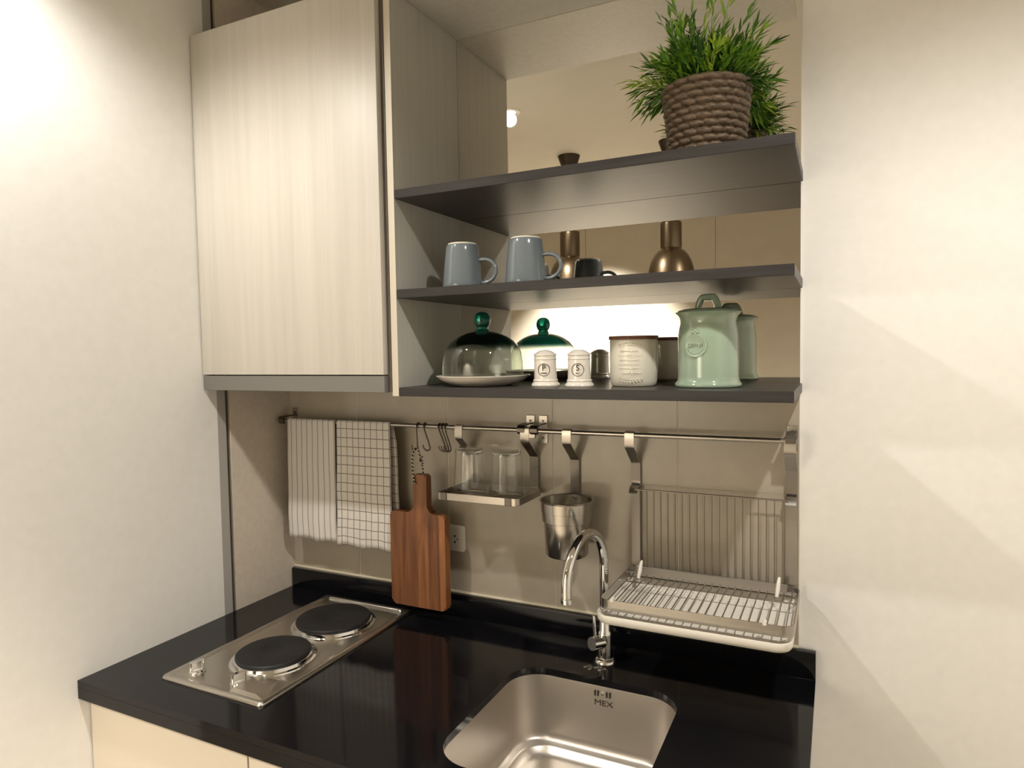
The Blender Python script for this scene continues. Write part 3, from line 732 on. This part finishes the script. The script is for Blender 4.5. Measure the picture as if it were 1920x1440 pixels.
# cream jar with wooden lid
JC = (.5165, -.150)
jr = thing('storage_jar', (*JC, zb), 'cream ceramic jar with embossed script and thin brown wooden lid', 'jar')
JP = [(0, 0), (.0455, 0), (.0480, .0025), (.0505, .012), (.0520, .035), (.0522, .065), (.0512, .085), (.0518, .0985), (.0505, .1010)]
part('body', B().lathe(JP, (*JC, zb), 72, cap0=False, cap1=False), 'cream_ceramic', jr, angle=50)
part('lid', B().lathe([(0, .1010), (.0530, .1010), (.0538, .1025), (.0538, .1075), (.0528, .1090), (0, .1090)], (*JC, zb), 72, cap0=False, cap1=False), 'lid_wood', jr)
em = B(); rnd = random.Random(11)
def squiggle(b, x0, x1, z, amp, n, r=.0007):
    pts = []
    k = n * 6
    for i in range(k + 1):
        t = i / k; a = t * n * 2 * PI
        pts.append(Vector((x0 + (x1 - x0) * t + amp * .5 * math.sin(a + .8), z + amp * math.cos(a) * (.6 + .4 * math.sin(t * 9 + z * 999)), .0002)))
    b.tube(pts, r, 6)
for z, x0, x1, amp, n in ((.0760, -.022, .016, .0020, 10), (.0660, -.026, .024, .0034, 9), (.0565, -.024, .020, .0018, 12), (.0475, -.026, .018, .0016, 12), (.0390, -.024, .020, .0018, 12), (.0285, -.016, .022, .0034, 7)):
    squiggle(em, x0, x1, z, amp, n)
def sprig(b, x0, x1, z, sgn):
    for i in range(9):
        t = i / 8; x = x0 + (x1 - x0) * t; zz = z + sgn * .004 * math.sin(t * PI)
        for s in (1, -1):
            b.tube([Vector((x, zz, .0002)), Vector((x + .0022, zz + s * .0026, .0006)), Vector((x + .0045, zz + s * .0036, .0002))], [.0005, .0011, .0003], 6)
sprig(em, -.026, .020, .0880, 1); sprig(em, -.026, .024, .0165, -1)
ja = math.atan2(cx - JC[0], JC[1] - cy) - .16
wrap(em, JC, .0520, ja, zb)
part('embossing', em, 'cream_ceramic', jr, label='raised script lines between two leaf sprigs')

# green canister
CC = (.678, -.166)
cn = thing('canister', (*CC, zb), 'large glossy sage green lidded canister with round embossed badge', 'canister')
part('body', B().lathe([(0, 0), (.0640, 0), (.0668, .0030), (.0668, .0070), (.0640, .0105), (.0616, .0145), (.0606, .0220), (.0606, .0980), (.0602, .1080), (.0586, .1190), (.0566, .1280), (.0560, .1340), (.0570, .1400), (.0600, .1465), (.0640, .1505), (.0660, .1525), (.0652, .1540), (.0620, .1540)], (*CC, zb), 72, cap0=False, cap1=False), 'sage', cn, angle=60)
lid = part('lid', B().lathe([(.0620, .1538), (.0600, .1570), (.0500, .1600), (.0300, .1615), (0, .1620)], (*CC, zb), 64, cap0=False, cap1=False), 'sage', cn, angle=70)
hp = []
for i in range(17):
    a = PI * i / 16; hp.append(Vector((CC[0] - .0215 * math.cos(a) * (1 - .10 * math.sin(a)), CC[1] + .006 * math.cos(a), zb + .1580 + .0265 * min(1, math.sin(a) * 1.25))))
part('lid_handle', B().tube(hp, [.0078] + [.0070] * 15 + [.0078], 14), 'sage', lid, angle=80)
ca = math.atan2(cx - CC[0], CC[1] - cy) - .42
bt = text_bm('COFFEE', .0092, .0008); wrap(bt, CC, .0620, ca, zb + .0860); part('lettering', bt, 'sage', cn, smooth=False, label='raised word on the badge')
bg = B(); bg.lathe([(0, .0010), (.0200, .0010), (.0215, .0022), (.0230, .0022), (.0238, .0010), (.0240, -.002)], (0, 0, 0), 48, cap0=False, cap1=False)
for i in range(9):
    a = math.radians(200 + 140 * i / 8); bg.lathe([(0, .0018), (.0012, .0012), (.0016, 0)], (.0165 * math.cos(a), .0165 * math.sin(a), .0006), 8, cap1=False)
for x, y in ((0, .0300), (-.004, .0268), (.004, .0268), (0, .0250)): bg.lathe([(0, .0024), (.0022, .0016), (.0032, -.0008)], (x, y, 0), 10, cap1=False)
wrap(bg, CC, .0608, ca, zb + .0850); part('badge', bg, 'sage', cn, angle=50, label='raised round badge')

# ------------------------------------------------------------------ middle shelf mugs (upside down)
def mug(x, y, label, ang):
    t = thing('mug', (x, y, zm), label, 'mug', 'upturned mugs')
    part('body', B().lathe([(.0445, .0015), (.0465, .0), (.0478, .0015), (.0466, .012), (.0430, .050), (.0394, .086), (.0380, .0985), (.0368, .1012), (.0342, .1024), (.0330, .1026), (.0300, .1010), (0, .1005)], (x, y, zm), 64, cap0=False, cap1=False), 'bluegrey', t, angle=50)
    part('foot_ring', B().lathe([(.0336, .1022), (.0334, .1052), (.0328, .1058), (.0314, .1058), (.0306, .1050), (.0306, .1008)], (x, y, zm), 64, cap0=False, cap1=False), 'cream_ceramic', t, label='pale unglazed foot ring')
    d = Vector((math.cos(ang), math.sin(ang), 0)); pts = []
    for i in range(17):
        a = math.radians(100 - 215 * i / 16)
        pts.append(Vector((x, y, zm + .040)) + d * (.0440 + .0100 + .0300 * math.cos(a)) + Vector((0, 0, .0270 * math.sin(a))))
    pts[0] = Vector((x, y, zm + .0660)) + d * .0395; pts[-1] = Vector((x, y, zm + .0150)) + d * .0440
    part('handle', B().tube(pts, .0046, 12), 'bluegrey', t, angle=80)
    return t
mug(.1260, -.212, 'blue-grey upturned mug standing nearest the side panel', .10)
mug(.2885, -.212, 'blue-grey upturned mug second from the side panel on the middle shelf', .02)

# ------------------------------------------------------------------ plant in woven basket
PX, PY = .6740, -.155
pt_ = thing('potted_plant', (PX, PY, zt), 'leafy green bamboo-like plant in a woven brown basket on the top shelf', 'potted plant')
def basket():
    b = B(); bm = b.bm; rows, seg, sub = 11, 320, 12; H = .155; nper = 17
    R = []
    for j in range(rows * sub + 1):
        v = j / sub; z = H * v / rows; row = int(min(v, rows - 1e-6)); fv = v - row
        base = .0655 + (.0845 - .0655) * (z / H) ** .9
        ring = []
        for i in range(seg):
            a = 2 * PI * i / seg; ph = a / (2 * PI) * nper * 2 + (row % 2) * 1.0 + (fv - .5) * .45
            s_ = ph % 2.0
            k = abs(math.sin(PI * s_ / 2)) ** .5; st = math.sqrt(max(0, 1 - ((2 * fv - 1) / (.45 + .60 * k)) ** 2))
            rr = base - .001 + .0085 * st * (.35 + .65 * k)
            ring.append((rr * math.cos(a) + PX, rr * math.sin(a) + PY, zt + z))
        R.append(ring)
    inner = [[(PX + (x - PX) * .86, PY + (y - PY) * .86, z) for x, y, z in R[-1]], [(PX + (x - PX) * .84, PY + (y - PY) * .84, z - .03) for x, y, z in R[-1]]]
    return b.loft(R + inner, cap0=True)
part('basket', basket(), 'weave', pt_, angle=80, label='brown woven water-hyacinth basket')
part('soil', B().lathe([(0, .1300), (.0700, .1285), (.0745, .1270), (.06, .1200), (0, .1200)], (PX, PY, zt), 32, cap0=False, cap1=False), 'soil', pt_)
def foliage():
    b = B(); bm = b.bm; lay = bm.verts.layers.float.new('tone'); rnd = random.Random(21)
    def leaf(p, d, L, w, tone):
        d = d.normalized(); up = Vector((rnd.uniform(-.4, .4), rnd.uniform(-.4, .4), 1)); sd_ = d.cross(up)
        if sd_.length < .05: sd_ = d.cross(Vector((1, 0, 0)))
        sd_.normalize(); nn = sd_.cross(d); dr = Vector((0, 0, -1)) * L * rnd.uniform(.02, .22)
        vs = [p, p + d * L * .33 + sd_ * w - nn * w * .25, p + d * L * .36 + nn * w * .2, p + d * L * .33 - sd_ * w - nn * w * .25, p + d * L * .70 + sd_ * w * .62 + dr * .5, p + d * L * .72 + dr * .45 + nn * w * .1, p + d * L * .70 - sd_ * w * .62 + dr * .5, p + d * L + dr]
        V = []
        for q in vs:
            if q.y > -.004: q = Vector((q.x, -.004, q.z))
            v = bm.verts.new(q); v[lay] = tone; V.append(v)
        for f in ((0, 1, 2), (0, 2, 3), (1, 4, 5, 2), (2, 5, 6, 3), (4, 7, 5), (5, 7, 6)): bm.faces.new([V[i] for i in f])
    def stem(p0, p1, bend, nl, tone, L):
        pts = []
        n = 9
        for i in range(n):
            t = i / (n - 1); q = p0.lerp(p1, t) + bend * math.sin(t * PI) * .5
            if q.y > -.006: q.y = -.006
            pts.append(q)
        k0 = len(bm.verts); b.tube(pts, [.0011 * (1 - .6 * i / (n - 1)) for i in range(n)], 5)
        bm.verts.ensure_lookup_table()
        for v in bm.verts[k0:]: v[lay] = max(.1, tone - .1)
        for i in range(nl):
            t = .22 + .78 * (i + 1) / nl; k = min(n - 2, int(t * (n - 1))); fr = t * (n - 1) - k
            p = pts[k].lerp(pts[k + 1], fr); ax = (pts[k + 1] - pts[k]).normalized()
            a = rnd.uniform(0, 2 * PI); s1 = ax.cross(Vector((math.cos(a), math.sin(a), .3))).normalized()
            d = ax * rnd.uniform(.75, 1.25) + s1 * (rnd.uniform(.35, .75) if i < nl - 1 else .1)
            leaf(p, d, L * rnd.uniform(.7, 1.2), L * rnd.uniform(.065, .105), min(1, max(0, tone + rnd.uniform(-.22, .22))))
    for i in range(190):
        a = rnd.uniform(0, 2 * PI); e = rnd.betavariate(1.3, 1.1) * 1.42
        if math.sin(a) < -.2: e = min(e, .80)
        r0 = rnd.uniform(0, .055); p0 = Vector((PX + r0 * math.cos(a), PY + r0 * math.sin(a), zt + .130))
        el = PI / 2 - e
        Lh = (rnd.uniform(.080, .112) if e > .5 else rnd.uniform(.10, .165)) * (.90 if math.cos(a) > 0 else 1.0)
        d = Vector((math.cos(a) * math.cos(el) * 1.0, math.sin(a) * math.cos(el) * 1.0, math.sin(el)))
        p1 = p0 + d * Lh + Vector((0, 0, -.018 if e > 1.0 else 0))
        tone = rnd.choice((.1, .25, .35, .42, .5, .58, .66, .78))
        stem(p0, p1, Vector((0, 0, .02)) + Vector((rnd.uniform(-.02, .02), rnd.uniform(-.02, .02), 0)), rnd.randint(11, 16), tone, rnd.uniform(.026, .040))
    # longer sprays that stand clear of the crown
    for dx, dy, dz, tone in ((-.150, -.02, .060, .95), (-.140, -.035, .045, .9), (-.125, -.045, .010, .5), (-.115, -.02, -.010, .35), (-.130, .0, .050, .6), (-.135, -.03, .035, .40), (-.120, .03, .020, .35), (.128, -.03, .075, .30), (.105, -.05, .105, .30), (.105, .06, .045, .35), (-.085, -.02, .165, .45), (-.055, -.05, .190, .6), (.055, -.05, .185, .75), (.020, -.04, .175, .8), (.085, -.02, .150, .35), (.100, .05, .010, .30), (-.110, .0, .095, .5), (.105, .06, -.030, .4), (.085, .085, -.020, .7), (.10, .08, .0, .9)):
        p0 = Vector((PX + dx * .3, PY + dy * .3, zt + .132))
        stem(p0, Vector((PX + dx, PY + dy, zt + .130 + dz)), Vector((0, 0, .03)), 14, tone, .036)
    return b
part('foliage', foliage(), 'leaf', pt_, smooth=False, recalc=False)

# ------------------------------------------------------------------ pendants and downlights in the room (seen in the mirror)
def pendant(x, y, label):
    t = thing('pendant_lamp', (x, y, .40), label, 'pendant lamp', 'brass pendant lamps')
    part('canopy', B().lathe([(.040, ZC - .055), (.047, ZC - .040), (.0585, ZC - .006), (.0600, ZC - .0005)], (x, y, 0), 40), 'bronze', t)
    part('cable', B().cyl((x, y, .70), (x, y, ZC - .05), .0030, seg=10), 'black', t)
    part('shade', B().lathe([(.010, .7060), (.0480, .7055), (.0525, .7000), (.0530, .6900), (.0530, .5760), (.0500, .5700), (.0530, .5660), (.0680, .5560), (.0860, .5350), (.1010, .5050), (.1120, .4650), (.1180, .4250), (.1195, .4100), (.1170, .4100), (.1150, .4300), (.1090, .4650), (.0960, .5050), (.0700, .5450), (.0300, .5550), (0, .5560)], (x, y, 0), 56, cap0=True, cap1=False), 'brass', t, angle=45)
    part('bulb', B().lathe([(0, .440), (.018, .446), (.027, .462), (.027, .480), (.016, .505), (.014, .555)], (x, y, 0), 24, cap0=False), 'lamp', t)
    l = bpy.data.lights.new('pendant_bulb_light', 'SPOT'); l.energy = 30; l.color = (1, .91, .78); l.spot_size = math.radians(120); l.spot_blend = .5; l.shadow_soft_size = .03
    o = bpy.data.objects.new('pendant_bulb_light', l); o.location = (x, y, .432); COL.objects.link(o)
    return t
pendant(-.3875, -1.85, 'brass dome pendant lamp mirrored behind the blue-grey mugs')
pendant(.1570, -1.85, 'brass dome pendant lamp mirrored alone towards the right of the middle shelf')

def downlight(x, y, e, label, aim=(0, 0, -1), size=150, blend=.55):
    t = thing('ceiling_downlight', (x, y, ZC), label, 'downlight', 'ceiling downlights')
    part('trim_ring', B().lathe([(.026, -.004), (.045, -.004), (.047, -.001), (.047, 0)], (x, y, ZC), 40, cap0=False, cap1=False), 'white_plastic', t)
    part('lens', B().lathe([(0, -.0025), (.026, -.0025)], (x, y, ZC), 32, cap0=False, cap1=False), 'lamp', t)
    l = bpy.data.lights.new('downlight_lamp', 'SPOT'); l.energy = e; l.color = (1, .945, .865); l.spot_size = math.radians(size); l.spot_blend = blend; l.shadow_soft_size = .028
    o = bpy.data.objects.new('downlight_lamp', l); o.location = (x, y, ZC - .035); COL.objects.link(o)
    o.rotation_euler = Vector(aim).to_track_quat('-Z', 'Y').to_euler()
    return t
downlight(-.372, -1.095, 27, 'round ceiling downlight mirrored above the top shelf')
downlight(1.285, -1.05, 36, 'round ceiling downlight over the right end of the worktop')
downlight(-.66, -2.45, 640, 'round ceiling downlight washing the far wall', aim=(0, -.37, -.93), size=82, blend=.95)

# ------------------------------------------------------------------ render look
w = bpy.data.worlds.new('room_air'); sc.world = w; w.use_nodes = True
w.node_tree.nodes['Background'].inputs[0].default_value = (.5, .42, .32, 1); w.node_tree.nodes['Background'].inputs[1].default_value = .05
sc.view_settings.view_transform = 'Standard'; sc.view_settings.look = 'None'; sc.view_settings.exposure = 0.78; sc.view_settings.gamma = 1.0
sc.view_settings.use_curve_mapping = False
sc.cycles.max_bounces = 14; sc.cycles.diffuse_bounces = 6; sc.cycles.glossy_bounces = 8; sc.cycles.transparent_max_bounces = 16; sc.cycles.transmission_bounces = 10
sc.cycles.sample_clamp_indirect = 8.0
sc.cycles.use_denoising = True
